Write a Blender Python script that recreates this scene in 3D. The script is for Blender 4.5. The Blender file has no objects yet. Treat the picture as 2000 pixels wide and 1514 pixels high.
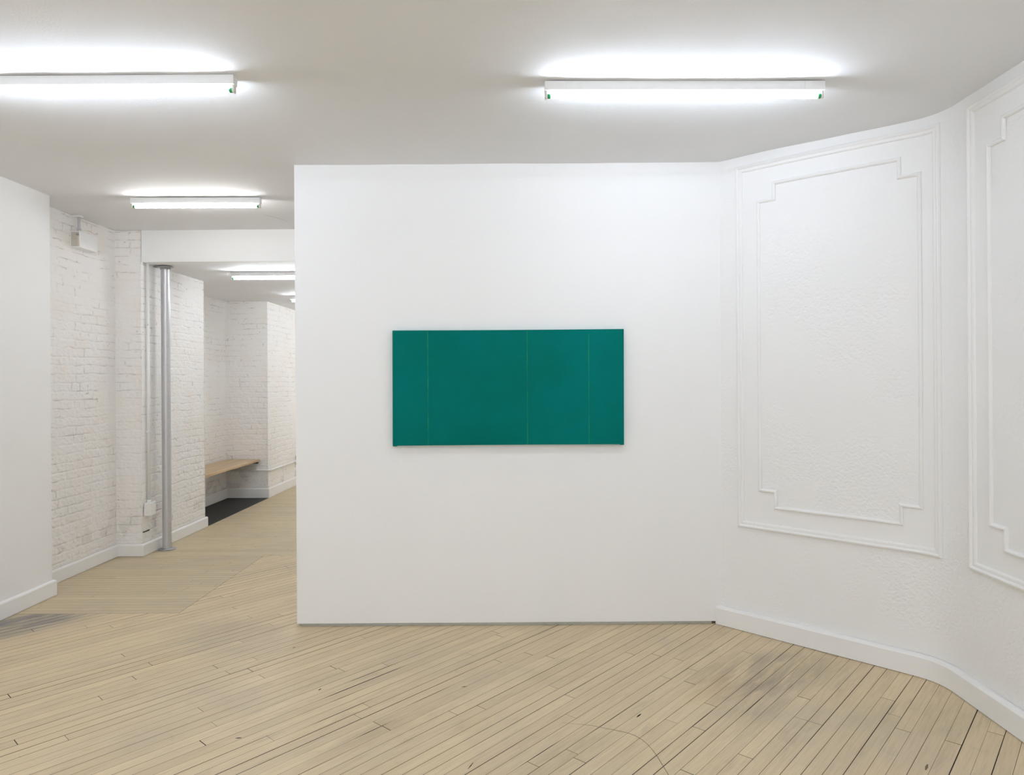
import bpy, bmesh, math, random
import numpy as np
from mathutils import Vector, Matrix
random.seed(11)
scn = bpy.context.scene
COL = scn.collection

# ------------------------------------------------------------ camera, world, exposure
EYE = 1.49
cam_d = bpy.data.cameras.new('camera'); cam_d.sensor_width = 36.0
cam_d.lens = 1340 / 2000 * 36.0
cam_d.shift_x = -0.0075; cam_d.shift_y = -0.006
cam_d.clip_start = 0.05; cam_d.clip_end = 60
cam = bpy.data.objects.new('camera', cam_d); COL.objects.link(cam)
cam.matrix_world = (Matrix.Translation((0, 0, EYE)) @ Matrix.Rotation(math.radians(90), 4, 'X')
                    @ Matrix.Rotation(math.radians(-0.38), 4, 'Z'))
scn.camera = cam
world = bpy.data.worlds.new('world'); scn.world = world; world.use_nodes = True
world.node_tree.nodes['Background'].inputs[0].default_value = (0, 0, 0, 1)
world.node_tree.nodes['Background'].inputs[1].default_value = 0
scn.view_settings.view_transform = 'Standard'; scn.view_settings.look = 'None'
scn.view_settings.gamma = 1.0; scn.view_settings.use_curve_mapping = False
scn.view_settings.exposure = -0.10
TUBE_FRONT, TUBE_MID, TUBE_BACK = 80.0, 67.0, 112.0     # radiance of the fluorescent tubes
scn.cycles.use_denoising = True; scn.cycles.use_adaptive_sampling = True; scn.cycles.adaptive_threshold = 0.04; scn.cycles.adaptive_min_samples = 20; scn.cycles.use_light_tree = False
scn.cycles.max_bounces = 8; scn.cycles.diffuse_bounces = 8; scn.cycles.glossy_bounces = 2
scn.cycles.sample_clamp_indirect = 12.0
REAR_FILL = 52.0                          # watts of an unseen fill light added behind the viewer to lift the walls
wl = bpy.data.lights.new('rear_fill_light', 'AREA'); wl.shape = 'RECTANGLE'; wl.size = 3.6; wl.size_y = 2.0
wl.energy = REAR_FILL; wl.color = (.93, .97, 1.0)
wo = bpy.data.objects.new('rear_fill_light', wl); COL.objects.link(wo)
wo.location = (-.6, -4.5, 1.25); wo.rotation_euler = (math.radians(90), 0, 0)
bl = bpy.data.lights.new('corridor_fill_light', 'AREA'); bl.shape = 'RECTANGLE'; bl.size = 1.1; bl.size_y = 2.0
bl.energy = 12.0; bl.color = (1.0, .985, .96)      # unseen fill light added to brighten the far corridor brick
bo = bpy.data.objects.new('corridor_fill_light', bl); COL.objects.link(bo)
bo.location = (-1.42, 10.9, 1.35); bo.rotation_euler = (math.radians(90), 0, math.radians(90))
scn.cycles.caustics_reflective = False; scn.cycles.caustics_refractive = False

# ------------------------------------------------------------ materials
def srgb(r, g, b):
    f = lambda c: (c / 255 / 12.92) if c / 255 <= .04045 else ((c / 255 + .055) / 1.055) ** 2.4
    return (f(r), f(g), f(b), 1)

class NT:
    def __init__(s, name):
        s.m = bpy.data.materials.new(name); s.m.use_nodes = True
        s.t = s.m.node_tree; s.b = s.t.nodes['Principled BSDF']
    def n(s, typ, **kw):
        nd = s.t.nodes.new(typ)
        for k, v in kw.items():
            if k in nd.inputs: nd.inputs[k].default_value = v
            else: setattr(nd, k, v)
        return nd
    def l(s, a, b): s.t.links.new(a, b)
    def math(s, op, a, b=None, c=None, clamp=False):
        nd = s.t.nodes.new('ShaderNodeMath'); nd.operation = op; nd.use_clamp = clamp
        for i, v in enumerate((a, b, c)):
            if v is None: continue
            if isinstance(v, (int, float)): nd.inputs[i].default_value = v
            else: s.l(v, nd.inputs[i])
        return nd.outputs[0]
    def ramp(s, x, lo, hi, a=0.0, b=1.0):
        nd = s.t.nodes.new('ShaderNodeMapRange'); nd.interpolation_type = 'SMOOTHSTEP'
        nd.inputs[1].default_value = lo; nd.inputs[2].default_value = hi
        nd.inputs[3].default_value = a; nd.inputs[4].default_value = b
        s.l(x, nd.inputs[0]); return nd.outputs[0]
    def mix(s, fac, a, b):
        nd = s.t.nodes.new('ShaderNodeMix'); nd.data_type = 'RGBA'
        for sock, v in ((nd.inputs[0], fac), (nd.inputs[6], a), (nd.inputs[7], b)):
            if isinstance(v, (int, float)): sock.default_value = v
            elif isinstance(v, tuple): sock.default_value = v
            else: s.l(v, sock)
        return nd.outputs[2]
    def noise(s, scale, detail=2, rough=.5, dist=0.0, vec=None):
        nd = s.n('ShaderNodeTexNoise'); nd.inputs['Scale'].default_value = scale
        nd.inputs['Detail'].default_value = detail; nd.inputs['Roughness'].default_value = rough
        nd.inputs['Distortion'].default_value = dist
        s.l(vec if vec is not None else s.pos(), nd.inputs['Vector']); return nd.outputs[0]
    def pos(s):
        if not hasattr(s, '_p'): s._p = s.n('ShaderNodeNewGeometry').outputs['Position']
        return s._p
    def bump(s, h, dist, strength=1.0, normal=None):
        nd = s.n('ShaderNodeBump'); nd.inputs['Strength'].default_value = strength
        nd.inputs['Distance'].default_value = dist; s.l(h, nd.inputs['Height'])
        if normal is not None: s.l(normal, nd.inputs['Normal'])
        return nd.outputs[0]
    def base(s, v):
        if isinstance(v, tuple): s.b.inputs['Base Color'].default_value = v
        else: s.l(v, s.b.inputs['Base Color'])
    def rough(s, r, spec=.3):
        s.b.inputs['Roughness'].default_value = r; s.b.inputs['Specular IOR Level'].default_value = spec

def plain(name, col, rough=.5, spec=.4, metal=0.0, nscale=None, namt=.04):
    k = NT(name); k.rough(rough, spec); k.b.inputs['Metallic'].default_value = metal
    if nscale:
        f = k.noise(nscale, 3)
        d = tuple(c * (1 - namt * 2) for c in col[:3]) + (1,)
        k.base(k.mix(f, d, col))
        k.l(k.bump(f, .0005, .3), k.b.inputs['Normal'])
    else:
        k.base(col)
    return k.m

WHITE = (.80, .80, .795, 1)
def wall_paint():
    k = NT('flat_white_wall_paint'); k.rough(.7, .2)
    k.base(k.mix(k.noise(1.3, 2), (.845, .845, .842, 1), (.86, .86, .857, 1)))
    h = k.math('ADD', k.math('MULTIPLY', k.noise(3, 2), 3.0), k.noise(220, 2))
    k.l(k.bump(h, .0006, .35), k.b.inputs['Normal']); return k.m
def ceiling_paint():
    k = NT('ceiling_paint'); k.rough(.75, .2)
    k.base(k.mix(k.noise(.8, 2), (.785, .79, .805, 1), (.805, .81, .825, 1)))
    h = k.math('ADD', k.math('MULTIPLY', k.noise(1.6, 3, .55, .6), 6.0), k.noise(140, 3))
    k.l(k.bump(h, .0012, .5), k.b.inputs['Normal']); return k.m
def plaster(name):
    k = NT(name); k.rough(.55, .3); k.base((.848, .848, .845, 1))
    k.l(k.bump(k.noise(160, 3), .0006, .5), k.b.inputs['Normal']); return k.m
def brick_paint():
    k = NT('white_painted_brick'); k.rough(.55, .3)
    at = k.n('ShaderNodeAttribute', attribute_name='dirt_gap_shade')
    sep = k.n('ShaderNodeSeparateColor'); k.l(at.outputs['Color'], sep.inputs[0])
    tint = k.mix(sep.outputs[1], (.845, .83, .815, 1), (.84, .80, .75, 1))
    k.base(k.mix(sep.outputs[0], tint, (.20, .18, .16, 1)))
    k.l(k.bump(k.noise(90, 4, .6, .5), .0016, .8), k.b.inputs['Normal']); return k.m

M_WALL, M_CEIL, M_BRICK = wall_paint(), ceiling_paint(), brick_paint()
M_ROUGH = plaster('rough_painted_plaster')
def gloss_trim():
    k = NT('white_trim_paint'); k.rough(.38, .4); k.base((.845, .842, .835, 1))
    k.l(k.bump(k.noise(60, 3), .0006, .4), k.b.inputs['Normal']); return k.m
M_TRIM = gloss_trim()
M_HOUSE = plain('white_enamelled_metal', (.86, .86, .86, 1), .35, .5, 0, 30, .02)
M_SOCK = plain('socket_plastic', (.70, .68, .64, 1), .4, .5)
M_CAPG = plain('green_tube_cap', (.0, .24, .07, 1), .35, .5)
M_STEEL = plain('galvanised_steel', (.60, .60, .61, 1), .36, .5, .45, 45, .08)
M_STEELD = plain('dull_steel_flange', (.42, .42, .42, 1), .45, .5, .5, 60, .10)
M_KICK = plain('grey_metal_channel', (.55, .55, .50, 1), .5, .4, .3, 25, .15)
M_DARKFL = plain('charcoal_floor_paint', (.040, .041, .040, 1), .55, .3, 0, 9, .18)
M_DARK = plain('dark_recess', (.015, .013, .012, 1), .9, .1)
M_BEIGE = plain('beige_plastic', (.58, .53, .46, 1), .5, .4)
M_BRACK = plain('grey_shelf_bracket', (.16, .15, .14, 1), .5, .4, .2)

def tube_mat(name, strength, col):
    m = bpy.data.materials.new(name); m.use_nodes = True; t = m.node_tree
    t.nodes.remove(t.nodes['Principled BSDF'])
    e = t.nodes.new('ShaderNodeEmission'); e.inputs[0].default_value = col; e.inputs[1].default_value = strength
    t.links.new(e.outputs[0], t.nodes['Material Output'].inputs[0]); return m
M_TUBE = tube_mat('lit_fluorescent_tube', TUBE_FRONT, (.89, .985, 1.135, 1))
M_TUBEM = tube_mat('lit_fluorescent_tube_middle', TUBE_MID, (.985, .98, .99, 1))
M_TUBEB = tube_mat('lit_fluorescent_tube_back', TUBE_BACK, (.93, .985, 1.05, 1))

def canvas_mat():
    k = NT('green_painted_canvas'); k.rough(.8, .06)
    f = k.noise(1.7, 3, .6); g = k.noise(9, 3, .6)
    c = k.mix(k.ramp(f, .35, .7), srgb(0, 108, 101), srgb(0, 101, 91))
    c = k.mix(k.math('MULTIPLY', k.ramp(g, .5, .75), .15), c, srgb(0, 96, 80))
    k.base(c)
    wv = k.math('ADD', k.noise(900, 2), k.math('MULTIPLY', k.noise(14, 3), 3.0))
    k.l(k.bump(wv, .0004, .5), k.b.inputs['Normal']); return k.m
M_CANVAS = canvas_mat()
def line_mat():
    k = NT('yellow_green_line'); k.rough(.5, .3)
    mp = k.n('ShaderNodeMapping'); mp.inputs['Scale'].default_value = (1, 1, 1); k.l(k.pos(), mp.inputs[0])
    f = k.ramp(k.noise(7, 3, .6, 0, mp.outputs[0]), .42, .62)
    k.base(k.mix(f, srgb(0, 110, 84), srgb(50, 160, 70))); return k.m
M_LINE = line_mat()

def wood_seat():
    k = NT('varnished_wood_bench'); k.rough(.35, .5)
    mp = k.n('ShaderNodeMapping'); mp.inputs['Scale'].default_value = (26, 1.2, 26); k.l(k.pos(), mp.inputs[0])
    f = k.noise(1.0, 4, .6, .3, mp.outputs[0])
    k.base(k.mix(k.ramp(f, .3, .7), srgb(176, 148, 110), srgb(206, 180, 142))); return k.m
M_BENCH = wood_seat()

BA = math.radians(41.4)             # direction the front boards run in
def floor_mat(name, ang, warm):
    k = NT(name)
    mp = k.n('ShaderNodeMapping'); mp.inputs['Rotation'].default_value = (0, 0, ang); k.l(k.pos(), mp.inputs[0])
    st = k.n('ShaderNodeMapping'); st.inputs['Scale'].default_value = (1.0, 22, 1); k.l(mp.outputs[0], st.inputs[0])
    at = k.n('ShaderNodeAttribute', attribute_name='tone')
    sep = k.n('ShaderNodeSeparateColor'); k.l(at.outputs['Color'], sep.inputs[0])
    tone, hue, seed = sep.outputs[0], sep.outputs[1], sep.outputs[2]
    # every board gets its own slice of grain
    off = k.n('ShaderNodeCombineXYZ'); k.l(k.math('MULTIPLY', seed, 37.0), off.inputs[2])
    av = k.n('ShaderNodeVectorMath', operation='ADD'); k.l(st.outputs[0], av.inputs[0]); k.l(off.outputs[0], av.inputs[1])
    grain = k.noise(5.0, 4, .6, .4, av.outputs[0]); fine = k.noise(16.0, 3, .6, 0, av.outputs[0])
    base = k.mix(tone, srgb(*[int(v * .945) for v in warm]), srgb(*warm))
    base = k.mix(k.math('MULTIPLY', hue, .55), base, srgb(warm[0] - 14, warm[1] - 16, warm[2] - 12))
    base = k.mix(k.math('MULTIPLY', k.ramp(grain, .35, .72), .22), base, srgb(158, 138, 112))
    base = k.mix(k.math('MULTIPLY', k.ramp(fine, .55, .8), .12), base, srgb(134, 116, 94))
    # worn, greyish and yellowish areas
    w1 = k.ramp(k.noise(1.1, 4, .62, .4), .46, .70)
    base = k.mix(k.math('MULTIPLY', w1, .30), base, srgb(172, 163, 148))
    w2 = k.ramp(k.noise(2.3, 3, .6, .5), .56, .74)
    base = k.mix(k.math('MULTIPLY', w2, .28), base, srgb(200, 178, 132))
    sv = k.n('ShaderNodeMapping'); sv.inputs['Scale'].default_value = (1.0, 5.5, 1); k.l(mp.outputs[0], sv.inputs[0])
    # grey scuffs: local wear marks
    def blob(x, y, rx, ry, rot, amt, col, lo=.30):
        nonlocal base
        m = k.n('ShaderNodeMapping'); m.vector_type = 'TEXTURE'
        m.inputs['Location'].default_value = (x, y, 0); m.inputs['Rotation'].default_value = (0, 0, rot)
        m.inputs['Scale'].default_value = (rx, ry, 1); k.l(k.pos(), m.inputs[0])
        ln = k.n('ShaderNodeVectorMath', operation='LENGTH'); k.l(m.outputs[0], ln.inputs[0])
        rad = k.ramp(ln.outputs['Value'], .35, 1.0, 1.0, 0.0)
        nz = k.ramp(k.noise(2.6, 5, .68, .5, sv.outputs[0]), lo, .66)
        base = k.mix(k.math('MULTIPLY', k.math('MULTIPLY', rad, nz), amt), base, col)
    if name == 'front_floor_boards':
        blob(1.25, 3.50, .62, .30, math.radians(20), .42, srgb(118, 112, 102))
        blob(1.10, 3.20, .40, .22, math.radians(48), .30, srgb(124, 110, 96))
        blob(.93, 3.33, .30, .12, math.radians(48), .25, srgb(190, 150, 98))
        blob(.20, 2.75, .35, .12, math.radians(48), .30, srgb(122, 110, 96))
        blob(-3.22, 4.22, .62, .34, math.radians(30), 1.0, srgb(122, 121, 121), .22)
        blob(-1.72, 4.05, .62, .34, math.radians(-30), .35, srgb(156, 146, 132), .1)
        blob(-.62, 2.92, .38, .12, math.radians(48), .26, srgb(130, 112, 94))
        blob(1.75, 3.00, .45, .25, 0, .25, srgb(150, 145, 125), .2)
    m1 = k.ramp(k.noise(2.2, 5, .68, .6, sv.outputs[0]), .52, .74)
    base = k.mix(k.math('MULTIPLY', m1, .30), base, srgb(150, 132, 116))
    m2 = k.ramp(k.noise(7.0, 4, .7, .4), .58, .80)
    base = k.mix(k.math('MULTIPLY', m2, .22), base, srgb(150, 138, 112))
    # black specks, nail heads
    vo = k.n('ShaderNodeTexVoronoi'); vo.inputs['Scale'].default_value = 9.0; k.l(k.pos(), vo.inputs['Vector'])
    sp = k.ramp(vo.outputs['Distance'], .018, .034, 1.0, 0.0)
    pick = k.n('ShaderNodeSeparateColor'); k.l(vo.outputs['Color'], pick.inputs[0])
    sp = k.math('MULTIPLY', sp, k.math('GREATER_THAN', pick.outputs[0], .72))
    base = k.mix(k.math('MULTIPLY', sp, .8), base, srgb(60, 52, 46))
    # fine scratches
    s2 = k.n('ShaderNodeMapping'); s2.inputs['Scale'].default_value = (2, 60, 1); s2.inputs['Rotation'].default_value = (0, 0, 1.9)
    k.l(k.pos(), s2.inputs[0])
    sc = k.ramp(k.noise(1.4, 4, .7, 1.6, s2.outputs[0]), .66, .72)
    base = k.mix(k.math('MULTIPLY', sc, .16), base, srgb(120, 104, 84))
    k.base(base)
    k.b.inputs['Specular IOR Level'].default_value = .35
    k.l(k.ramp(grain, .2, .8, .42, .58), k.b.inputs['Roughness'])
    k.l(k.bump(k.math('ADD', grain, k.math('MULTIPLY', fine, .5)), .0006, .5), k.b.inputs['Normal'])
    return k.m
M_FLOOR = floor_mat('front_floor_boards', -(math.pi / 2 - BA), (222, 202, 166))
M_FLOORB = floor_mat('back_floor_boards', 0.0, (210, 194, 161))
M_SUB = plain('dark_gap_between_boards', (.045, .036, .03, 1), .9, .1)

# ------------------------------------------------------------ helpers
def link(name, me, mats, parent=None):
    o = bpy.data.objects.new(name, me); COL.objects.link(o)
    for m in (mats if isinstance(mats, (list, tuple)) else [mats]): me.materials.append(m)
    if parent: o.parent = parent
    return o
def mesh(name, vs, fs, mats, parent=None, smooth=False, mi=None):
    me = bpy.data.meshes.new(name); me.from_pydata([tuple(v) for v in vs], [], fs); me.update()
    o = link(name, me, mats, parent)
    if smooth: me.polygons.foreach_set('use_smooth', [True] * len(me.polygons))
    if mi: me.polygons.foreach_set('material_index', mi)
    return o
def from_bm(name, bm, mats, parent=None, smooth=False):
    me = bpy.data.meshes.new(name); bm.normal_update(); bm.to_mesh(me); bm.free()
    o = link(name, me, mats, parent)
    if smooth:
        for p in me.polygons: p.use_smooth = True
    return o
def bm_box(bm, x0, x1, y0, y1, z0, z1, bev=0.0, seg=2):
    r = bmesh.ops.create_cube(bm, size=1.0)
    vs = r['verts']
    bmesh.ops.scale(bm, vec=(x1 - x0, y1 - y0, z1 - z0), verts=vs)
    bmesh.ops.translate(bm, vec=((x0 + x1) / 2, (y0 + y1) / 2, (z0 + z1) / 2), verts=vs)
    if bev:
        es = list({e for v in vs for e in v.link_edges})
        bmesh.ops.bevel(bm, geom=es, offset=bev, segments=seg, affect='EDGES', profile=.5)
def box(name, x0, x1, y0, y1, z0, z1, mat, parent=None, bev=0.0):
    bm = bmesh.new(); bm_box(bm, x0, x1, y0, y1, z0, z1, bev); return from_bm(name, bm, mat, parent)
def bm_cyl(bm, p, q, r, seg=24, r2=None):
    p, q = Vector(p), Vector(q); d = q - p
    res = bmesh.ops.create_cone(bm, cap_ends=True, segments=seg, radius1=r, radius2=r if r2 is None else r2, depth=d.length)
    rot = Vector((0, 0, 1)).rotation_difference(d.normalized()).to_matrix().to_4x4()
    bmesh.ops.transform(bm, matrix=Matrix.Translation((p + q) / 2) @ rot, verts=res['verts'])
def smooth_sides(o):
    for p in o.data.polygons: p.use_smooth = len(p.vertices) == 4
    return o
def cyl(name, p, q, r, mat, parent=None, seg=24):
    bm = bmesh.new(); bm_cyl(bm, p, q, r, seg); return smooth_sides(from_bm(name, bm, mat, parent))
def tag(o, label=None, cat=None, group=None, kind=None):
    if label: o['label'] = label
    if cat: o['category'] = cat
    if group: o['group'] = group
    if kind: o['kind'] = kind
    return o
def struct(o, label=None): o['kind'] = 'structure'; return tag(o, label)
def empty(name, loc):
    o = bpy.data.objects.new(name, None); o.empty_display_size = .1; COL.objects.link(o); o.location = loc; return o

def vnoise(u, v, cell, seed=0, octs=1):
    out = np.zeros_like(u); amp = 1.0; tot = 0
    for k in range(octs):
        rs = np.random.RandomState(seed * 31 + k * 7 + 1); T = rs.rand(257, 257)
        a, b = u / cell + 91.3, v / cell + 37.7
        i, j = np.floor(a).astype(int), np.floor(b).astype(int)
        fa, fb = a - i, b - j; fa = fa * fa * (3 - 2 * fa); fb = fb * fb * (3 - 2 * fb)
        g = lambda x, y: T[x % 257, y % 257]
        out += amp * ((g(i, j) * (1 - fa) + g(i + 1, j) * fa) * (1 - fb) + (g(i, j + 1) * (1 - fa) + g(i + 1, j + 1) * fa) * fb)
        tot += amp; amp *= .5; cell /= 2.1
    return out / tot
def sstep(x, a, b):
    t = np.clip((x - a) / (b - a), 0, 1); return t * t * (3 - 2 * t)

CH, LH = 2.82, 2.55
YB = 5.94                                     # face of the dropped ceiling
def ceil_z(x, y):                             # the old ceiling sags a little towards the right wall
    x = np.asarray(x, float); y = np.asarray(y, float)
    return (CH - .030 * sstep(x, 1.25, 2.1) + .006 * (vnoise(x, y, .9, 5, 2) - .5) + .003 * (vnoise(x, y, .22, 6) - .5))

# ------------------------------------------------------------ floor
Y0, Y1, XL, XR = -4.6, 12.6, -4.0, 2.35
sn, cs = math.sin(BA), math.cos(BA)
ROW0, PITCH = -.8624, .06
joints = {}
for k, t in [(-31,1.46),(-26,1.83),(-24,2.11),(-23,2.23),(-25,2.88),(-19,2.58),(-17,2.43),(-11,2.68),(-9,2.7),(-13,3.08),(-14,3.23),(-15,3.06),(-16,3.3),(-20,3.2),(-5,3.28),(-4,3.07),(1,3.37),(2,3.25),(-5,2.62),(-7,2.37),(-15,2.03),(-14,2.2),(-13,2.17),(-51,1.43),(-44,1.65),(-47,1.12),(-49,1.31),(-42,.9),(-39,1.38),(-36,1.36),(-45,1.83),(-43,1.74),(-41,1.74),(-38,2.04),(-46,1.64),(-44,.75),(-30,1.9),(-29,1.81),(-28,2.66),(-27,2.84)]:
    joints.setdefault(k, []).append(t)
wide = {}
for k, a, b, w in [(-31,.9,1.46,3.6),(-33,1.83,2.26,6),(-34,2.0,2.28,5),(-30,1.67,1.91,4.5),(-32,1.86,1.94,4.5),(-28,1.81,1.92,5),(-26,1.72,1.83,5),(-27,2.05,2.26,4),(-29,1.0,1.31,3),(-25,1.2,1.54,3),(-9,2.7,2.86,4.5),(-7,2.96,3.15,4.5),(-8,2.32,2.64,3.5),(6,2.9,3.3,3.8),(-2,2.9,3.32,3.2),(-14,2.4,2.77,3.8),(-19,2.58,2.78,4),(-25,2.89,3.11,4),(-12,1.9,2.23,3.4),(-15,2.03,2.19,4)]:
    wide.setdefault(k, []).append((a, b, w / 1000))
fv, ff, ftone, fmi = [], [], [], []
def clip(poly, nx, ny, c):                    # keep nx*x+ny*y <= c
    out = []
    for i in range(len(poly)):
        p, q = poly[i - 1], poly[i]
        dp, dq = nx * p[0] + ny * p[1] - c, nx * q[0] + ny * q[1] - c
        if (dp <= 0) != (dq <= 0):
            t = dp / (dp - dq); out.append((p[0] + t * (q[0] - p[0]), p[1] + t * (q[1] - p[1])))
        if dq <= 0: out.append(q)
    return out
def add_poly(poly, tone, mi):
    if len(poly) < 3: return
    ar = sum(poly[i - 1][0] * poly[i][1] - poly[i][0] * poly[i - 1][1] for i in range(len(poly)))
    if abs(ar) < 1e-6: return
    if ar < 0: poly = poly[::-1]
    b = len(fv); fv.extend((x, y, 0.0) for x, y in poly); ff.append(tuple(range(b, b + len(poly))))
    ftone.append(tone); fmi.append(mi)
SEAMY, SEAMX = 4.455, -2.22                   # where the two board directions meet
rg = random.Random(4)
def edge_gap(k):                              # half gaps along one seam, metres, sampled every 0.2 m
    base = rg.choice([.55, .7, .8, .9, 1.1, 1.4, 1.8]) / 1000
    return base
gaps = {k: edge_gap(k) for k in range(-110, 60)}
def half_gap(k, t):
    g = gaps.get(k, .0007)
    g *= .75 + .5 * math.sin(t * 1.7 + k * 2.3) ** 2
    for a, b, w in wide.get(k, []):
        if a - .05 < t < b + .05:
            e = min(1, (t - a + .05) / .07, (b + .05 - t) / .07); g = max(g, w / 2 * max(e, .2))
    return g
for k in range(-105, 55):
    brk = sorted(joints.get(k, []))
    ts = []
    t = -6 + rg.random() * 2
    lo, hi = (min(brk) - .9, max(brk) + .9) if brk else (99, 99)
    while t < 9:
        if not (lo < t < hi): ts.append(t)
        t += rg.uniform(1.3, 3.6)
    ts = sorted(ts + brk)
    for i in range(len(ts) - 1):
        a, b = ts[i], ts[i + 1]
        if b - a < .05: continue
        ge = rg.choice([.0006, .0009, .0013, .0018])
        tone = (rg.random() ** 1.2, 1.0 if rg.random() < .12 else rg.random() * .45, rg.random())
        n0, n1 = ROW0 + k * PITCH, ROW0 + (k + 1) * PITCH
        m = max(1, int((b - a) / .07)); A, B = a + ge, b - ge
        tt = [A + (B - A) * j / m for j in range(m + 1)]
        # boards are strips of quads so that the gaps can widen and narrow
        for j in range(m):
            t0, t1 = tt[j], tt[j + 1]
            P = []
            for tq, nq in ((t0, n0 + half_gap(k, t0)), (t1, n0 + half_gap(k, t1)),
                           (t1, n1 - half_gap(k + 1, t1)), (t0, n1 - half_gap(k + 1, t0))):
                P.append((nq * cs + tq * sn, -nq * sn + tq * cs))
            xs = [p[0] for p in P]; ys = [p[1] for p in P]
            if max(xs) < XL or min(xs) > XR or max(ys) < Y0 or min(ys) > YB + .02: continue
            P = clip(clip(P, 0, -1, -Y0), 1, 0, XR)
            if max(ys) > SEAMY - .002 and min(xs) < SEAMX + .002:
                add_poly(clip(P, 0, 1, SEAMY - .0015), tone, 0)
                Q = clip(clip(P, 0, -1, -(SEAMY - .0015)), -1, 0, -(SEAMX + .0015))
                add_poly(clip(Q, 0, 1, YB - .002), tone, 0)
            else:
                add_poly(clip(P, 0, 1, YB - .002), tone, 0)
def back_rows(y_from, y_to, x_to):
    y = y_from
    while y < y_to - .01:
        y2 = min(y + .0575, y_to); x = XL + rg.random() * -1.5
        g = rg.choice([.0004, .0006, .0008, .0014])
        while x < x_to:
            L = rg.uniform(1.0, 2.6); a, b = max(x, XL), min(x + L, x_to)
            if b - a > .01:
                tone = (rg.random(), 1.0 if rg.random() < .15 else rg.random() * .6, rg.random())
                add_poly([(a + .0008, y + g), (b - .0008, y + g), (b - .0008, y2 - g), (a + .0008, y2 - g)], tone, 1)
            x += L
        y = y2
back_rows(SEAMY, YB, SEAMX)
back_rows(YB, Y1, -1.2)
nb = len(fv)
fv += [(XL, Y0, -.006), (XR, Y0, -.006), (XR, Y1, -.006), (XL, Y1, -.006), (XL, Y0, -.1), (XR, Y0, -.1), (XR, Y1, -.1), (XL, Y1, -.1)]
for q in ((0, 1, 2, 3), (7, 6, 5, 4), (0, 4, 5, 1), (1, 5, 6, 2), (2, 6, 7, 3), (3, 7, 4, 0)):
    ff.append(tuple(nb + i for i in q)); ftone.append((0, 0, 0)); fmi.append(2)
me = bpy.data.meshes.new('floor'); me.from_pydata(fv, [], ff); me.update()
ca = me.color_attributes.new('tone', 'FLOAT_COLOR', 'CORNER')
buf = []
for p, t in zip(ff, ftone): buf.extend(list(t) + [1.0] if False else (list(t) + [1.0]) * len(p))
ca.data.foreach_set('color', buf)
floor = link('floor', me, [M_FLOOR, M_FLOORB, M_SUB])
me.polygons.foreach_set('material_index', fmi)
struct(floor, 'pale worn narrow wooden floorboards laid diagonally with dark gaps')

# a long curved scratch and small knocks in the floor
def ribbon(name, pts, w, z, mat, parent):
    vs, fs = [], []
    for i, (x, y) in enumerate(pts):
        a = Vector(pts[max(i - 1, 0)]); b = Vector(pts[min(i + 1, len(pts) - 1)])
        d = (b - a).normalized(); n = Vector((-d.y, d.x)) * w / 2 * (.4 if i in (0, len(pts) - 1) else 1)
        vs += [(x + n.x, y + n.y, z), (x - n.x, y - n.y, z)]
        if i: j = 2 * i; fs.append((j - 2, j - 1, j + 1, j))
    return mesh(name, vs, fs, mat, parent)
M_SCR = plain('floor_scratch_grey', srgb(112, 100, 82), .6, .2)
arc = [(.18, 2.99), (.30, 2.965), (.393, 2.925), (.440, 2.905), (.474, 2.879), (.497, 2.845), (.514, 2.806), (.527, 2.76), (.536, 2.71), (.543, 2.656), (.552, 2.59), (.56, 2.5)]
ribbon('scratch', arc, .0026, .0006, M_SCR, floor)
for (x, y, a, L, w) in [(-.20, 2.66, 1.2, .05, .004), (1.55, 2.63, .9, .05, .010), (-1.19, 2.88, .2, .025, .008), (.52, 3.05, .9, .04, .008), (-.98, 3.33, 1.1, .02, .008), (-.28, 3.35, .3, .03, .006), (-1.28, 3.86, .8, .02, .006)]:
    ribbon('scratch', [(x - L / 2 * math.cos(a), y - L / 2 * math.sin(a)), (x, y), (x + L / 2 * math.cos(a), y + L / 2 * math.sin(a))], w, .0006, M_SCR if w > .009 else M_DARK, floor)

# dark painted floor in the niche
nf = box('floor.001', -3.95, -3.262, 7.10, 8.93, -.02, .0035, M_DARKFL)
struct(nf, 'charcoal painted floor in the niche under the wooden bench')

# ------------------------------------------------------------ ceilings
def grid(name, xs, ys, fz, mat):
    X, Y = np.meshgrid(xs, ys); Z = fz(X, Y)
    vs = np.stack([X.ravel(), Y.ravel(), Z.ravel()], 1)
    nx, ny = len(xs), len(ys)
    fs = [(j * nx + i, (j + 1) * nx + i, (j + 1) * nx + i + 1, j * nx + i + 1) for j in range(ny - 1) for i in range(nx - 1)]
    o = mesh(name, vs.tolist(), fs, mat, None, True); return o
xs = np.arange(XL, XR + .03, .05); ys = np.arange(Y0, YB + .05, .05)
struct(grid('ceiling', xs, ys, ceil_z, M_CEIL), 'flat white painted ceiling of the front room')
xs = np.arange(-4.0, -1.25, .1); ys = np.arange(YB + .02, Y1 + .1, .1)
struct(grid('ceiling.001', xs, ys, lambda x, y: LH + .006 * (vnoise(x, y, .7, 9, 2) - .5), M_CEIL), 'lower white ceiling over the back corridor')
# solid backing above both
box('ceiling_slab', XL, XR, Y0, Y1, 2.90, 3.0, M_CEIL)['kind'] = 'structure'
# face of the drop
bm = bmesh.new(); bm_box(bm, -3.272, -1.38, YB, YB + .14, LH - .006, CH + .02, .004)
struct(from_bm('trim_5', bm, M_WALL), 'white boxed beam face where the ceiling drops')
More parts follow.
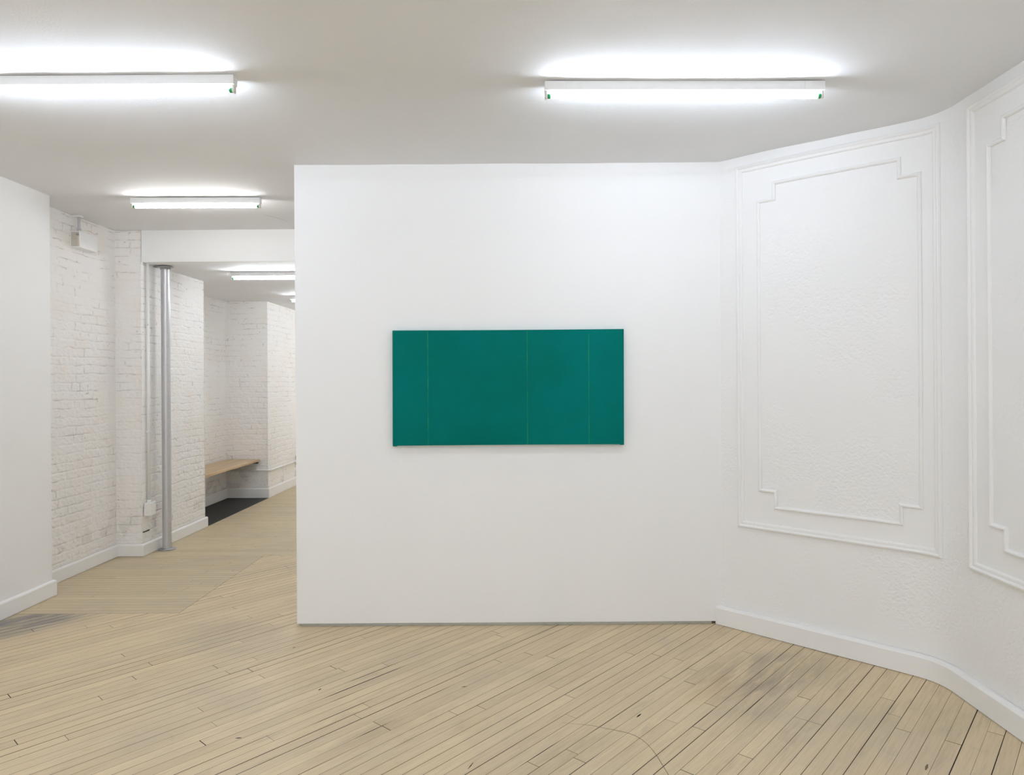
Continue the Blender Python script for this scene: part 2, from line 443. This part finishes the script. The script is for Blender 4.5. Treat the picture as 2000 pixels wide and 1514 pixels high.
# hairline crack in the ceiling
def ceil_pts(pts):
    return [(x, y, float(ceil_z(x, y)) - .0012) for x, y in pts]
def crack(pts, w, mat, par):
    vs, fs = [], []
    P = ceil_pts(pts)
    for i, (x, y, z) in enumerate(P):
        a = Vector(P[max(i - 1, 0)]); b = Vector(P[min(i + 1, len(P) - 1)]); d = (b - a).normalized()
        n = Vector((-d.y, d.x, 0)) * w / 2
        vs += [(x + n.x, y + n.y, z), (x - n.x, y - n.y, z)]
        if i: j = 2 * i; fs.append((j - 2, j, j + 1, j - 1))
    return mesh('crack', vs, fs, mat, par)
M_CRACK = plain('ceiling_crack_grey', (.50, .49, .46, 1), .8, .1)
crack([(-2.01, 5.42), (-1.98, 5.48), (-1.95, 5.53), (-1.92, 5.60), (-1.90, 5.66)], .005, M_CRACK, bpy.data.objects['ceiling'])

# ------------------------------------------------------------ right wall: 45 degree bay, rounded corner, side wall
WA = Vector((1.215, 4.20)); D1 = Vector((.72, -.694)).normalized()
R = .28; TURN = math.acos(D1.dot(Vector((0, -1)))); S1 = 1.0755; S2 = S1 + R * TURN
P1 = WA + D1 * S1
def leftn(d): return Vector((d.y, -d.x))      # away from the room is +; towards the room we negate
def wpath(s):
    """point on the wall and the unit normal that points into the room"""
    if s <= S1: p, d = WA + D1 * s, D1
    elif s <= S2:
        a = (s - S1) / R
        nrm = Vector((D1.y, -D1.x))           # right-hand side of the direction = into the room
        c = P1 + nrm * R
        v = -nrm; v = Matrix.Rotation(-a, 2) @ v; p = c + v * R; d = Matrix.Rotation(-a, 2) @ D1
    else:
        q, d = wpath(S2)[0], Vector((0, -1)); return q + d * (s - S2), Vector((-1, 0))
    return p, Vector((d.y, -d.x))
SEND = S2 + 7.7
def wp(s, h, depth=0.0):
    p, n = wpath(s); p = p + n * depth
    return (p.x, p.y, h)
# wall panels: s0, s1 of the outer frame; heights follow the sagging top
PAN = [(.125, 1.205), (S2 + .093, S2 + 1.19), (S2 + 1.40, S2 + 2.49)]
INN = [(.253, 1.112), (S2 + .220, S2 + 1.065), (S2 + 1.527, S2 + 2.365)]   # notched inner frames
HB, HT, JB, JT = .612, 2.762, .742, 2.635
def sag(s, h):                                # frames dip slightly with the ceiling
    t = max(0, min(1, s / 1.15)); return h - (h - 1.5) * .018 * t * t * (1 if h > 1.5 else 0)
SFINE = S2 + .95                              # trowelled relief is modelled this far, plain beyond
def relief(s, h):
    """depth of the trowelled plaster, metres (<= 0)"""
    w1, w2 = vnoise(s, h, .030, 40, 2) - .5, vnoise(s, h, .030, 41, 2) - .5
    a = vnoise(s + .030 * w1, h + .022 * w2, .0135, 42, 2)
    b = vnoise(s * .8 + h * .5 + .02 * w2, h * .9 - s * .3 + .02 * w1, .0115, 43, 2)
    ridge = np.abs(2 * a - 1) ** .8 + .6 * np.abs(2 * b - 1) ** .8
    rough = sstep(vnoise(s, h, .42, 44, 3) * .7 + vnoise(s, h, .13, 45, 2) * .3, .34, .54)
    amt = .12 + .88 * rough
    # flat bands: above the frames, and between outer and inner frames
    band = np.zeros_like(s)
    for (a0, b0), (a1, b1) in zip(PAN, INN):
        inside = (s > a0) & (s < b0) & (h > HB) & (h < HT)
        inner = (s > a1) & (s < b1) & (h > JB) & (h < JT)
        notch = ((s < a1 + .093) | (s > b1 - .093)) & ((h < JB + .093) | (h > JT - .093))
        band = np.maximum(band, (inside & ~(inner & ~notch)).astype(float))
    band = np.maximum(band, (h > HT).astype(float))
    amt = amt * (1 - .86 * band)
    fine = vnoise(s, h, .005, 46)
    return -(.0027 * ridge + .0006 * fine) * amt - .0012 * (1 - amt) + .004 * (vnoise(s, h, .35, 47, 2) - .5)
def wall_grid(name, sv, hv, mat, fine):
    S, Hh = np.meshgrid(sv, hv)
    P = np.array([tuple(wpath(float(v))[0]) + tuple(wpath(float(v))[1]) for v in sv])
    t = np.clip(S / 1.15, 0, 1)
    Z = Hh - np.where(Hh > 1.5, (Hh - 1.5) * .018 * t * t, 0)
    D = relief(S, Hh) if fine else np.zeros_like(S) - .001
    X = P[None, :, 0] + P[None, :, 2] * D; Y = P[None, :, 1] + P[None, :, 3] * D
    n, m = len(sv), len(hv)
    vs = np.stack([X.ravel(), Y.ravel(), Z.ravel()], 1)
    I, J = np.meshgrid(np.arange(n - 1), np.arange(m - 1)); a = (J * n + I).ravel()
    f = np.stack([a, a + n, a + n + 1, a + 1], 1)
    me = bpy.data.meshes.new(name)
    me.vertices.add(len(vs)); me.vertices.foreach_set('co', vs.astype(np.float32).ravel())
    me.loops.add(f.size); me.loops.foreach_set('vertex_index', f.astype(np.int32).ravel())
    me.polygons.add(len(f)); me.polygons.foreach_set('loop_start', np.arange(0, f.size, 4, dtype=np.int32))
    me.polygons.foreach_set('loop_total', np.full(len(f), 4, dtype=np.int32))
    me.update(calc_edges=True); me.polygons.foreach_set('use_smooth', [True] * len(f))
    return link(name, me, mat)
wr = wall_grid('wall_right', np.arange(-.02, SFINE + .001, .0036), np.arange(0, CH + .035, .0036), M_ROUGH, True)
struct(wr, 'white plaster wall on the right with bay, rounded corner and raised panels')
wr2 = wall_grid('wall_right.001', np.arange(SFINE - .002, SEND, .2), np.arange(0, CH + .04, .4), M_ROUGH, False)
struct(wr2, 'white plaster side wall beyond the right edge of the photo')

def sweep_frame(name, path, prof, mat, closed=True):
    """moulding along a rectilinear path in (s,h) on the wall, mitred; prof = [(lateral, depth)]"""
    pts = [Vector(p) for p in path]
    dens = []
    n = len(pts)
    for i in range(n if closed else n - 1):
        a, b = pts[i], pts[(i + 1) % n]
        m = max(1, int((b - a).length / .06)) if abs(b.x - a.x) > .05 else 1
        for k in range(m): dens.append((a.lerp(b, k / m), k == 0))
    if not closed: dens.append((pts[-1], True))
    N = len(dens); vs, fs = [], []
    for i, (p, corner) in enumerate(dens):
        if closed: a, b = dens[i - 1][0], dens[(i + 1) % N][0]
        else: a, b = dens[max(i - 1, 0)][0], dens[min(i + 1, N - 1)][0]
        d0 = (p - a).normalized() if (p - a).length > 1e-6 else (b - p).normalized()
        d1 = (b - p).normalized() if (b - p).length > 1e-6 else d0
        n0, n1 = Vector((-d0.y, d0.x)), Vector((-d1.y, d1.x))
        m = n0 + n1; m = m / (m.length_squared / 2) if m.length > .1 else n0
        for (w, dp) in prof:
            q = p + m * w
            jit = .0008 * math.sin(q.x * 43 + q.y * 17) if dp > 0 else 0
            vs.append(wp(q.x, sag(q.x, q.y) + jit, dp + jit))
    K = len(prof)
    for i in range(N if closed else N - 1):
        j = (i + 1) % N
        for k in range(K - 1):
            fs.append((i * K + k, i * K + k + 1, j * K + k + 1, j * K + k))
    o = mesh(name, vs, fs, mat); return o
OUT_PROF = [(0, -.002), (0, .008), (.004, .015), (.011, .017), (.017, .013), (.020, .0085), (.026, .0095), (.033, .009), (.037, .006), (.040, -.002)]
IN_PROF = [(0, -.002), (.001, .006), (.005, .0105), (.010, .012), (.015, .0095), (.019, .004), (.020, -.002)]
tn = 1
side = ['left bay', 'right side', 'nearer right side']
for i, (a, b) in enumerate(PAN):
    o = sweep_frame('trim_%d' % tn, [(a, HB), (b, HB), (b, HT), (a, HT)], OUT_PROF, M_TRIM); tn += 1
    struct(o, 'white outer rectangular plaster moulding frame on the %s wall panel' % side[i])
    (ia, ib), ja, jb, c = INN[i], JB, JT, .093
    path = [(ia + c, ja), (ib - c, ja), (ib - c, ja + c), (ib, ja + c), (ib, jb - c), (ib - c, jb - c), (ib - c, jb),
            (ia + c, jb), (ia + c, jb - c), (ia, jb - c), (ia, ja + c), (ia + c, ja + c)]
    o = sweep_frame('trim_%d' % (tn if tn < 5 else tn + 1), path, IN_PROF, M_TRIM); tn += 1
    struct(o, 'white inner moulding frame with notched corners on the %s wall panel' % side[i])

# baseboards: height profile (depth, height)
def base_prof(h, t=.018):
    return [(0, .003), (t, .003), (t, h - .012), (t * .80, h - .004), (t * .45, h), (0, h + .001)]
def base_along(name, pts, h, label, t=.018):
    """pts: plan polyline; the room lies to the right-hand side of travel"""
    prof = base_prof(h, t); vs, fs = [], []; K = len(prof); P = [Vector(p) for p in pts]
    for i, p in enumerate(P):
        d0 = (p - P[i - 1]).normalized() if i else (P[1] - p).normalized()
        d1 = (P[i + 1] - p).normalized() if i < len(P) - 1 else d0
        n0, n1 = Vector((d0.y, -d0.x)), Vector((d1.y, -d1.x)); m = n0 + n1; m = m / (m.length_squared / 2)
        for (dp, z) in prof: q = p + m * dp; vs.append((q.x, q.y, z))
        if i:
            for k in range(K - 1): fs.append(((i - 1) * K + k, i * K + k, i * K + k + 1, (i - 1) * K + k + 1))
    fs.append(tuple(range(K))); e = (len(P) - 1) * K; fs.append(tuple(range(e + K - 1, e - 1, -1)))
    return struct(mesh(name, vs, fs, M_TRIM), label)
bp = [wpath(s)[0] for s in [-.012, .0, .4, .8] + [S1 + (S2 - S1) * i / 10 for i in range(11)] + [S2 + 1, S2 + 7.6]]
base_along('baseboard_right', bp, .112, 'plain white baseboard following the bay and the rounded right corner', .030)

# ------------------------------------------------------------ centre wall (end of a closed block)
PX, PY = -1.37, 4.19
bm = bmesh.new(); bm_box(bm, PX, 1.34, PY, 12.6, .017, CH + .05, .003)
wb = struct(from_bm('wall_back', bm, M_WALL), 'smooth white wall facing the room that carries the green painting')
# the foot of the wall: a recessed grey channel
bm = bmesh.new(); bm_box(bm, PX + .022, 1.165, PY + .006, PY + .05, .0, .0165, .001)
bm_box(bm, PX + .030, 1.150, PY + .003, PY + .007, .0015, .0060)
struct(from_bm('trim_8', bm, M_KICK), 'thin grey metal channel under the foot of the centre wall')
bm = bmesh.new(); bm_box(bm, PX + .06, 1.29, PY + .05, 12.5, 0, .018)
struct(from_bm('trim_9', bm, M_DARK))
# small filled plug low on the wall
bm = bmesh.new(); bm_cyl(bm, (.138, PY + .002, .182), (.138, PY - .0012, .182), .013, 24, .011)
smooth_sides(from_bm('filled_hole', bm, M_WALL, wb))

# ------------------------------------------------------------ left walls
LX = -3.30
bm = bmesh.new(); bm_box(bm, LX - .20, LX, Y0, 4.83, .0, CH + .03, .003)
struct(from_bm('wall_left', bm, M_WALL), 'smooth white boxed-out wall on the far left')
base_along('baseboard_left', [(LX, Y0), (LX, 4.835), (LX - .195, 4.835)][::1], .112, 'white baseboard along the smooth left wall')

def brick_wall(name, origin, udir, width, z0, z1, normal, seed, label, uoff=0.0, dv=.0056, du=.010):
    nu, nv = max(2, int(width / du) + 1), int((z1 - z0) / dv) + 1
    u = np.linspace(0, width, nu); v = np.linspace(z0, z1, nv); U, V = np.meshgrid(u, v)
    ug = U + uoff
    wob = .015 * (vnoise(ug, V, .30, seed) - .5) + .013 * (vnoise(ug, V, .08, seed + 1, 2) - .5)
    C = .0683; row = np.floor((V + wob) / C); fv_ = (V + wob) / C - row
    rs = np.random.RandomState(seed + 5); jit = rs.rand(200)
    Lb = np.where((row.astype(int) % 6) == 3, .105, .205)
    sh = (row.astype(int) % 2) * .5 + jit[row.astype(int) % 200] * .22
    wu = ug + .016 * (vnoise(ug, V, .05, seed + 2) - .5)
    bi = np.floor(wu / Lb + sh); fu = wu / Lb + sh - bi
    dv_ = np.minimum(fv_, 1 - fv_) * C; du_ = np.minimum(fu, 1 - fu) * Lb
    jv = 1 - sstep(dv_, .0015, .0085); ju = (1 - sstep(du_, .0015, .0085))
    n1 = vnoise(ug, V, .35, seed + 8, 2); n2 = vnoise(ug, V, .11, seed + 9, 2); n3 = vnoise(ug, V, .02, seed + 10, 2); n4 = vnoise(ug, V, .009, seed + 11)
    fill = sstep(n2, .30, .62)                     # paint fills some joints
    J = np.maximum(jv * (.35 + .65 * fill), ju * (.10 + .7 * sstep(n2, .50, .75)))
    bid = rs.rand(4096)[((row * 37 + bi * 101).astype(int)) % 4096]
    depth = -(.0034 * J + .0022 * bid + .0044 * (1 - n3) + .0022 * n4)
    thin_v = 1 - sstep(dv_, .0, .0042); thin_u = 1 - sstep(du_, .0, .0060)
    dirt_gap_shade = np.maximum(thin_v * sstep(n1 * .5 + n2 * .5, .45, .62), thin_u * sstep(n2, .56, .72) * .8)
    dirt_gap_shade = dirt_gap_shade * np.clip(-.10 + 1.25 * vnoise(ug, V, .040, seed + 12, 2), 0, 1) * .72
    spots = sstep(vnoise(ug, V, .021, seed + 20), .93, .97) * sstep(n1, .45, .6) * .55
    low = sstep(.55 - V, 0, .5) * sstep(n2, .60, .72) * .20
    dirt_gap_shade = np.clip(dirt_gap_shade + spots + low, 0, .9)
    if z1 > CH - .05: dirt_gap_shade = np.maximum(dirt_gap_shade, sstep(V - (z1 - .012), 0, .008) * .7 * sstep(n2, .3, .5))  # shade of the gap under the ceiling, painted as a dark top line
    tint = sstep(vnoise(ug, V, .25, seed + 21, 2), .5, .75) * .55
    o = Vector(origin); ud = Vector(udir); nn = Vector(normal)
    X = o.x + ud.x * U + nn.x * depth; Y = o.y + ud.y * U + nn.y * depth
    vs = np.stack([X.ravel(), Y.ravel(), V.ravel()], 1)
    i = np.arange(nu - 1); j = np.arange(nv - 1); I, Jx = np.meshgrid(i, j)
    a = (Jx * nu + I).ravel(); f = np.stack([a, a + 1, a + nu + 1, a + nu], 1)
    fn = Vector((ud.x, ud.y, 0)).cross(Vector((0, 0, 1)))
    if fn.dot(Vector((nn.x, nn.y, 0))) < 0: f = f[:, ::-1]
    me = bpy.data.meshes.new(name)
    me.vertices.add(len(vs)); me.vertices.foreach_set('co', vs.astype(np.float32).ravel())
    me.loops.add(f.size); me.loops.foreach_set('vertex_index', f.astype(np.int32).ravel())
    me.polygons.add(len(f)); me.polygons.foreach_set('loop_start', np.arange(0, f.size, 4, dtype=np.int32))
    me.polygons.foreach_set('loop_total', np.full(len(f), 4, dtype=np.int32))
    me.update(calc_edges=True); me.validate()
    ca = me.color_attributes.new('dirt_gap_shade', 'FLOAT_COLOR', 'POINT')
    col = np.zeros((len(vs), 4), np.float32); col[:, 0] = dirt_gap_shade.ravel(); col[:, 1] = tint.ravel(); col[:, 3] = 1
    ca.data.foreach_set('color', col.ravel())
    me.polygons.foreach_set('use_smooth', [True] * len(f))
    return struct(link(name, me, M_BRICK), label)
BX, NX = -3.49, -3.81
PS0, PS1, NB = 5.93, 7.12, 8.90
brick_wall('wall_left.001', (BX, 4.80), (0, 1), PS0 - 4.78, .02, CH + .004, (1, 0), 3, 'white painted brick wall beside the smooth left wall', 0, .0052, .0075)
brick_wall('wall_left.002', (BX - .02, PS0), (1, 0), LX + .05 - BX, .02, CH + .004, (0, -1), 5, 'narrow white brick face of the pier', 2.1, .0052, .0075)
brick_wall('wall_left.003', (-3.27, PS0), (0, 1), PS1 - PS0, .02, CH, (1, 0), 7, 'white brick side of the pier behind the steel column', 3.3, .0052, .0085)
brick_wall('wall_left.004', (-3.27, PS1), (-1, 0), .54, .02, LH + .03, (0, 1), 9, 'back of the brick pier facing the niche', 5.3, .012, .02)
brick_wall('wall_left.005', (NX, PS1), (0, 1), NB - PS1 + .02, .02, LH + .01, (1, 0), 11, 'white brick wall at the back of the bench niche', 7.1, .006, .010)
brick_wall('wall_left.006', (NX - .02, NB), (1, 0), -3.25 - NX, .02, LH + .01, (0, -1), 13, 'white brick end wall of the bench niche', 9.4, .006, .009)
brick_wall('wall_left.007', (-3.27, NB), (0, 1), 3.6, .02, LH + .01, (1, 0), 15, 'bright white brick wall of the back corridor', 11.4, .006, .011)
# solid core of the brickwork
bm = bmesh.new()
bm_box(bm, -4.0, BX - .02, 4.75, PS0 + .1, 0, 2.9)
bm_box(bm, BX - .1, -3.27 - .02, PS0 + .02, PS1 - .02, 0, 2.9)
bm_box(bm, -4.0, NX - .02, PS1 - .2, NB + .2, 0, 2.9)
bm_box(bm, -4.0, -3.27 - .02, NB + .02, 12.6, 0, 2.9)
struct(from_bm('wall_left.008', bm, M_WALL))
box('wall_far', -4.0, -1.2, 12.4, 12.6, 0, 2.9, M_WALL)['kind'] = 'structure'
box('wall_front', XL, XR, Y0 - .1, Y0 + .02, 0, 2.9, M_WALL)['kind'] = 'structure'

base_along('baseboard_left.001', [(BX, 4.80), (BX, PS0), (-3.27, PS0), (-3.27, PS1 + .02)][::1], .105, 'white baseboard along the brick wall and around the pier')
base_along('baseboard_left.002', [(NX, PS1 - .02), (NX, NB), (-3.27, NB), (-3.27, 12.4)], .125, 'white baseboard in the niche and along the back corridor')
# open joint low on the pier
bm = bmesh.new(); bm_box(bm, -3.276, -3.2685, 5.945, 6.05, .199, .207, .002)
from_bm('open_joint', bm, M_DARK, bpy.data.objects['wall_left.003'])

# ------------------------------------------------------------ fluorescent fixtures
def fixture_parts(L, tube_m):
    """strip light, origin at the middle of its top; returns the meshes of its parts"""
    root = empty('fluorescent_fixture', (0, 0, 0))
    W, H = .042, .040
    bm = bmesh.new(); bm_box(bm, -L / 2 + .006, L / 2 - .006, -W / 2, W / 2, -H, 0, .0025)
    # shallow cover seam and screw
    for sx in (-1, 1): bm_cyl(bm, (sx * (L / 2 - .028), -W / 2 + .001, -.024), (sx * (L / 2 - .028), -W / 2 - .002, -.024), .0028, 12)
    from_bm('housing', bm, M_HOUSE, root)
    for sx in (-1, 1):
        x0, x1 = sorted((sx * (L / 2 - .090), sx * L / 2))
        bm = bmesh.new(); bm_box(bm, x0, x1, -W / 2 - .0012, W / 2 + .0012, -H - .0012, -.001, .0015)
        from_bm('end_cover', bm, M_HOUSE, root)
    for sx in (-1, 1):
        a, b = sorted((sx * (L / 2 - .001), sx * (L / 2 - .011)))
        bm = bmesh.new(); bm_box(bm, a, b, -.011, .011, -H - .034, -H + .004, .0025)
        bm_cyl(bm, (sx * (L / 2 - .010), 0, -H - .021), (sx * (L / 2 - .014), 0, -H - .021), .0085, 16)
        from_bm('lamp_socket', bm, M_SOCK, root)
    r = .0100; tz = -H - .021
    t = cyl('tube', (-L / 2 + .026, 0, tz), (L / 2 - .026, 0, tz), r, tube_m, root, 12)
    for sx in (-1, 1):
        bm = bmesh.new(); bm_cyl(bm, (sx * (L / 2 - .013), 0, tz), (sx * (L / 2 - .0265), 0, tz), r + .0006, 20)
        c = smooth_sides(from_bm('tube_cap', bm, M_CAPG, t)); c['label'] = 'green tube end cap'
    return root
def copy_tree(o, parent=None):
    c = o.copy(); COL.objects.link(c); c.parent = parent
    for ch in list(o.children): copy_tree(ch, c)
    return c
LONG = fixture_parts(1.245, M_TUBE); SHORT = fixture_parts(.915, M_TUBEB); MID = fixture_parts(.915, M_TUBEM)
GR = 'bare fluorescent strip lights on the ceiling'
used = {}
def place_fixture(kind, proto, x, y, z, label, rz=0.0):
    o = copy_tree(proto) if used.get(kind) else proto
    used[kind] = True
    o.location = (x, y, z); o.rotation_euler = (0, 0, rz)
    tag(o, label, 'ceiling light', GR); return o
FY = .021
place_fixture('l', LONG, .742, 3.035 + FY, 2.8165, 'bare white fluorescent strip light on the ceiling nearest the rounded right corner', math.radians(.8))
place_fixture('l', LONG, -1.219 - .6225, 2.942 + FY, 2.8165, 'large bare fluorescent strip light cut off by the left edge of the photo')
place_fixture('m', MID, -2.304, 4.885 + FY, 2.8165, 'shorter fluorescent strip light above the corridor just before the boxed beam', math.radians(1.0))
place_fixture('s', SHORT, -2.734 + .4575, 6.50 + FY, LH - .0035, 'fluorescent strip light on the lowered ceiling just behind the steel column')
place_fixture('s', SHORT, -2.79 + .4575, 8.33 + FY, LH - .0035, 'farthest fluorescent strip light, only its left end showing past the centre wall')
# the rows carry on behind the camera and down the corridor
place_fixture('s', SHORT, -2.30, 10.3, LH - .0035, 'fluorescent strip light deep in the back corridor, hidden by the centre wall')
for i, y in enumerate((.95, -1.05, -3.05)):
    place_fixture('l', LONG, .742, y, 2.8165, 'fluorescent strip light behind the viewer, right row, ' + ('nearest', 'middle', 'last')[i])
    place_fixture('l', LONG, -1.84, y, 2.8165, 'fluorescent strip light behind the viewer, left row, ' + ('nearest', 'middle', 'last')[i])

# ------------------------------------------------------------ painting
PL, PR, PB, PT, PF = -.768, .632, 1.105, 1.803, 4.150
def canvas():
    nx, nz = 29, 15; vs, fs = [], []
    for j in range(nz):
        for i in range(nx):
            a, b = i / (nx - 1), j / (nz - 1)
            x = PL + (PR - PL) * a + (.003 * b if a < .5 else .006 * b - .006) * 0
            x += -.003 * (1 - b) * (1 - a) - .003 * (1 - b) * a
            z = PB + (PT - PB) * b
            z += -.0015 * math.sin(math.pi * a) * (1 if b > .9 else 0) + .0015 * math.sin(math.pi * a) * (1 if b < .1 else 0)
            e = min(a * 1.4, (1 - a) * 1.4, b * .7, (1 - b) * .7)
            y = PF + (.0012 * (1 - min(1, e / .010)) ** 2) + .0012 * math.sin(math.pi * a) * math.sin(math.pi * b)
            vs.append((x, y, z))
    for j in range(nz - 1):
        for i in range(nx - 1):
            a = j * nx + i; fs.append((a, a + 1, a + nx + 1, a + nx))
    ring = [i for i in range(nx)] + [j * nx + nx - 1 for j in range(1, nz)] + [(nz - 1) * nx + i for i in range(nx - 2, -1, -1)] + [j * nx for j in range(nz - 2, 0, -1)]
    b0 = len(vs)
    for r in ring: x, y, z = vs[r]; vs.append((x, PY - .003, z))
    m = len(ring)
    for k in range(m): fs.append((ring[(k + 1) % m], ring[k], b0 + k, b0 + (k + 1) % m))
    fs.append(tuple(b0 + k for k in range(m - 1, -1, -1)))
    return mesh('painting', vs, fs, M_CANVAS)
pt = canvas()
tag(pt, 'wide teal green monochrome canvas with three thin vertical lines hung on the centre wall', 'painting')
for x, w, segs in ((-.555, .0022, [(.0, 1)]), (.046, .0020, [(0, 1)]), (.418, .0020, [(0, .96)])):
    bm = bmesh.new()
    for a, b in segs: bm_box(bm, x - w / 2, x + w / 2, PF - .0006, PF + .002, PB + .002 + (PT - PB - .004) * a, PB + .002 + (PT - PB - .004) * b)
    o = from_bm('painted_line', bm, M_LINE, pt); o['label'] = 'thin yellow-green vertical line'
for x, z in ((PL + .012, PB - .001), (PR - .012, PB - .001)):        # folded canvas corners
    bm = bmesh.new(); bm_box(bm, x - .014, x + .010, PF + .003, PF + .03, z - .003, z + .006, .002)
    from_bm('folded_corner', bm, M_CANVAS, pt)

# ------------------------------------------------------------ steel column
col = empty('steel_column', (-3.180, 6.17, 0))
def lathe(name, prof, mat, parent, seg=40):
    vs, fs = [], []; K = len(prof)
    for i in range(seg):
        a = 2 * math.pi * i / seg
        for r, z in prof: vs.append((r * math.cos(a), r * math.sin(a), z))
    for i in range(seg):
        j = (i + 1) % seg
        for k in range(K - 1): fs.append((i * K + k, j * K + k, j * K + k + 1, i * K + k + 1))
    return mesh(name, vs, fs, mat, parent, True)
pipe = lathe('pipe', [(.0, .004), (.0375, .004), (.0375, .02), (.0375, LH - .02), (.0375, LH - .008), (0, LH - .008)], M_STEEL, col)
bf = lathe('base_flange', [(.036, .014), (.044, .014), (.046, .010), (.071, .008), (.073, .005), (.072, .0008), (.0, .0008)], M_STEELD, col)
bf['label'] = 'round steel base plate'
tf = lathe('top_flange', [(.036, LH - .034), (.043, LH - .034), (.045, LH - .016), (.058, LH - .016), (.060, LH - .007), (0, LH - .007)], M_STEELD, col)
tf['label'] = 'dark steel top plate'
bm = bmesh.new(); bm_box(bm, -.098, .062, -.026, .026, LH - .0165, LH - .0085, .003)
from_bm('cap_plate', bm, M_STEELD, col)
tag(col, 'round galvanised steel column on a floor flange beside the brick pier', 'column')

# ------------------------------------------------------------ painted conduit with outlet box on the pier side
cd = empty('electrical_conduit', (-3.262, 6.0, .40))
def cyl_l(name, p, q, r, mat, parent, seg=16):
    return cyl(name, p, q, r, mat, parent, seg)
cyl_l('pipe', (.006, .012, .055), (.006, .012, LH - .402), .0125, M_TRIM, cd)
bm = bmesh.new(); bm_box(bm, -.004, .044, -.052, .052, -.058, .058, .005)
ob = from_bm('outlet_box', bm, M_TRIM, cd)
bm = bmesh.new(); bm_box(bm, .044, .047, -.047, .047, -.053, .053, .001)
bm_box(bm, .047, .049, -.018, .018, -.035, -.006, .001); bm_box(bm, .047, .049, -.018, .018, .006, .035, .001)
from_bm('cover_plate', bm, M_TRIM, ob)
bm = bmesh.new(); bm_cyl(bm, (.006, .012, .050), (.006, .012, .074), .0165, 16)
smooth_sides(from_bm('connector', bm, M_TRIM, cd))
for z in (.66, 1.60):
    bm = bmesh.new(); bm_box(bm, -.008, .021, -.004, .028, z, z + .018, .004); from_bm('strap', bm, M_TRIM, cd)
tag(cd, 'white painted vertical conduit ending in an outlet box on the brick pier', 'conduit')

# ------------------------------------------------------------ alarm box high on the brick wall
ab = empty('alarm_box', (BX, 5.345, 2.558))
bm = bmesh.new(); bm_box(bm, -.008, .072, .0, .225, 0, .128, .004); body = from_bm('body', bm, M_HOUSE, ab)
bm = bmesh.new(); bm_box(bm, .004, .066, -.004, .004, .008, .120, .002)
sp = from_bm('side_panel', bm, M_BEIGE, ab); sp['label'] = 'beige recessed end panel'
bm = bmesh.new(); bm_box(bm, .012, .054, -.007, -.003, .012, .060, .002); bm_box(bm, .012, .054, -.007, -.003, .064, .112, .002)
from_bm('terminal_cover', bm, M_BEIGE, sp)
bm = bmesh.new(); bm_cyl(bm, (.058, -.003, .098), (.058, -.016, .098), .009, 16); bm_cyl(bm, (.058, -.014, .098), (.058, -.020, .092), .005, 12)
k = from_bm('key_lock', bm, M_STEELD, sp); k['label'] = 'dark metal lock'
bm = bmesh.new(); bm_box(bm, .066, .068, .005, .218, .006, .122, .002)
cyl('pipe', (.040, .040, .120), (.040, .040, CH - 2.558 - .002), .010, M_STEEL, ab, 16)
bm.free()
bm = bmesh.new(); bm_cyl(bm, (.040, .040, .126), (.040, .040, .150), .015, 16); smooth_sides(from_bm('connector', bm, M_STEEL, ab))
bm = bmesh.new(); bm_box(bm, .0, .060, .018, .064, CH - 2.558 - .018, CH - 2.558 - .003, .003); from_bm('strap', bm, M_TRIM, ab)
tag(ab, 'small white metal alarm box with a steel conduit high on the brick wall', 'box')

# ------------------------------------------------------------ wooden bench in the niche
bn = empty('wooden_bench', (-3.59, 8.0, 0))
bm = bmesh.new(); bm_box(bm, -.215, .222, -.84, .885, .478, .506, .003)
from_bm('seat', bm, M_BENCH, bn)
for (x0, x1, y0, y1) in ((-.205, .200, .862, .892), (-.205, .10, -.66, -.63), (-.205, .06, .10, .13)):
    bm = bmesh.new(); bm_box(bm, x0, x1, y0, y1, .448, .4785, .002)
    b = from_bm('bracket', bm, M_BRACK, bn); b['label'] = 'grey metal bracket'
tag(bn, 'wooden plank bench fixed across the brick niche above the charcoal floor', 'bench')

# ------------------------------------------------------------ low white conduit at the back
lc = empty('wall_conduit', (-3.27, 8.9, .355))
def bend(pts, r, name, mat, parent, seg=12):
    vs, fs = [], []; P = [Vector(p) for p in pts]
    for i, p in enumerate(P):
        d = ((P[i + 1] - p) if i < len(P) - 1 else (p - P[i - 1])).normalized()
        if 0 < i < len(P) - 1: d = ((P[i + 1] - p).normalized() + (p - P[i - 1]).normalized()).normalized()
        u = d.cross(Vector((0, 0, 1))).normalized(); w = u.cross(d)
        for k in range(seg):
            a = 2 * math.pi * k / seg; vs.append(tuple(p + (u * math.cos(a) + w * math.sin(a)) * r))
    for i in range(len(P) - 1):
        for k in range(seg):
            fs.append((i * seg + k, i * seg + (k + 1) % seg, (i + 1) * seg + (k + 1) % seg, (i + 1) * seg + k))
    fs.append(tuple(range(seg - 1, -1, -1))); e = (len(P) - 1) * seg; fs.append(tuple(range(e, e + seg)))
    return mesh(name, vs, fs, mat, parent, True)
bend([(-.53, -.014, .006), (-.01, -.014, .006), (.008, -.010, .004), (.014, .008, .002), (.014, .03, 0), (.014, 3.4, 0)], .012, 'pipe', M_TRIM, lc)
for y in (.02, 1.02, 2.2):
    bm = bmesh.new(); bm_box(bm, -.003, .030, y, y + .022, -.018, .018, .004); from_bm('strap', bm, M_TRIM, lc)
bm = bmesh.new(); bm_box(bm, -.004, .03, 1.10, 1.13, -.06, .07, .003); x = from_bm('clamp', bm, M_STEELD, lc); x['label'] = 'dark metal clamp'
tag(lc, 'thin white horizontal conduit above the baseboard of the back corridor', 'conduit')
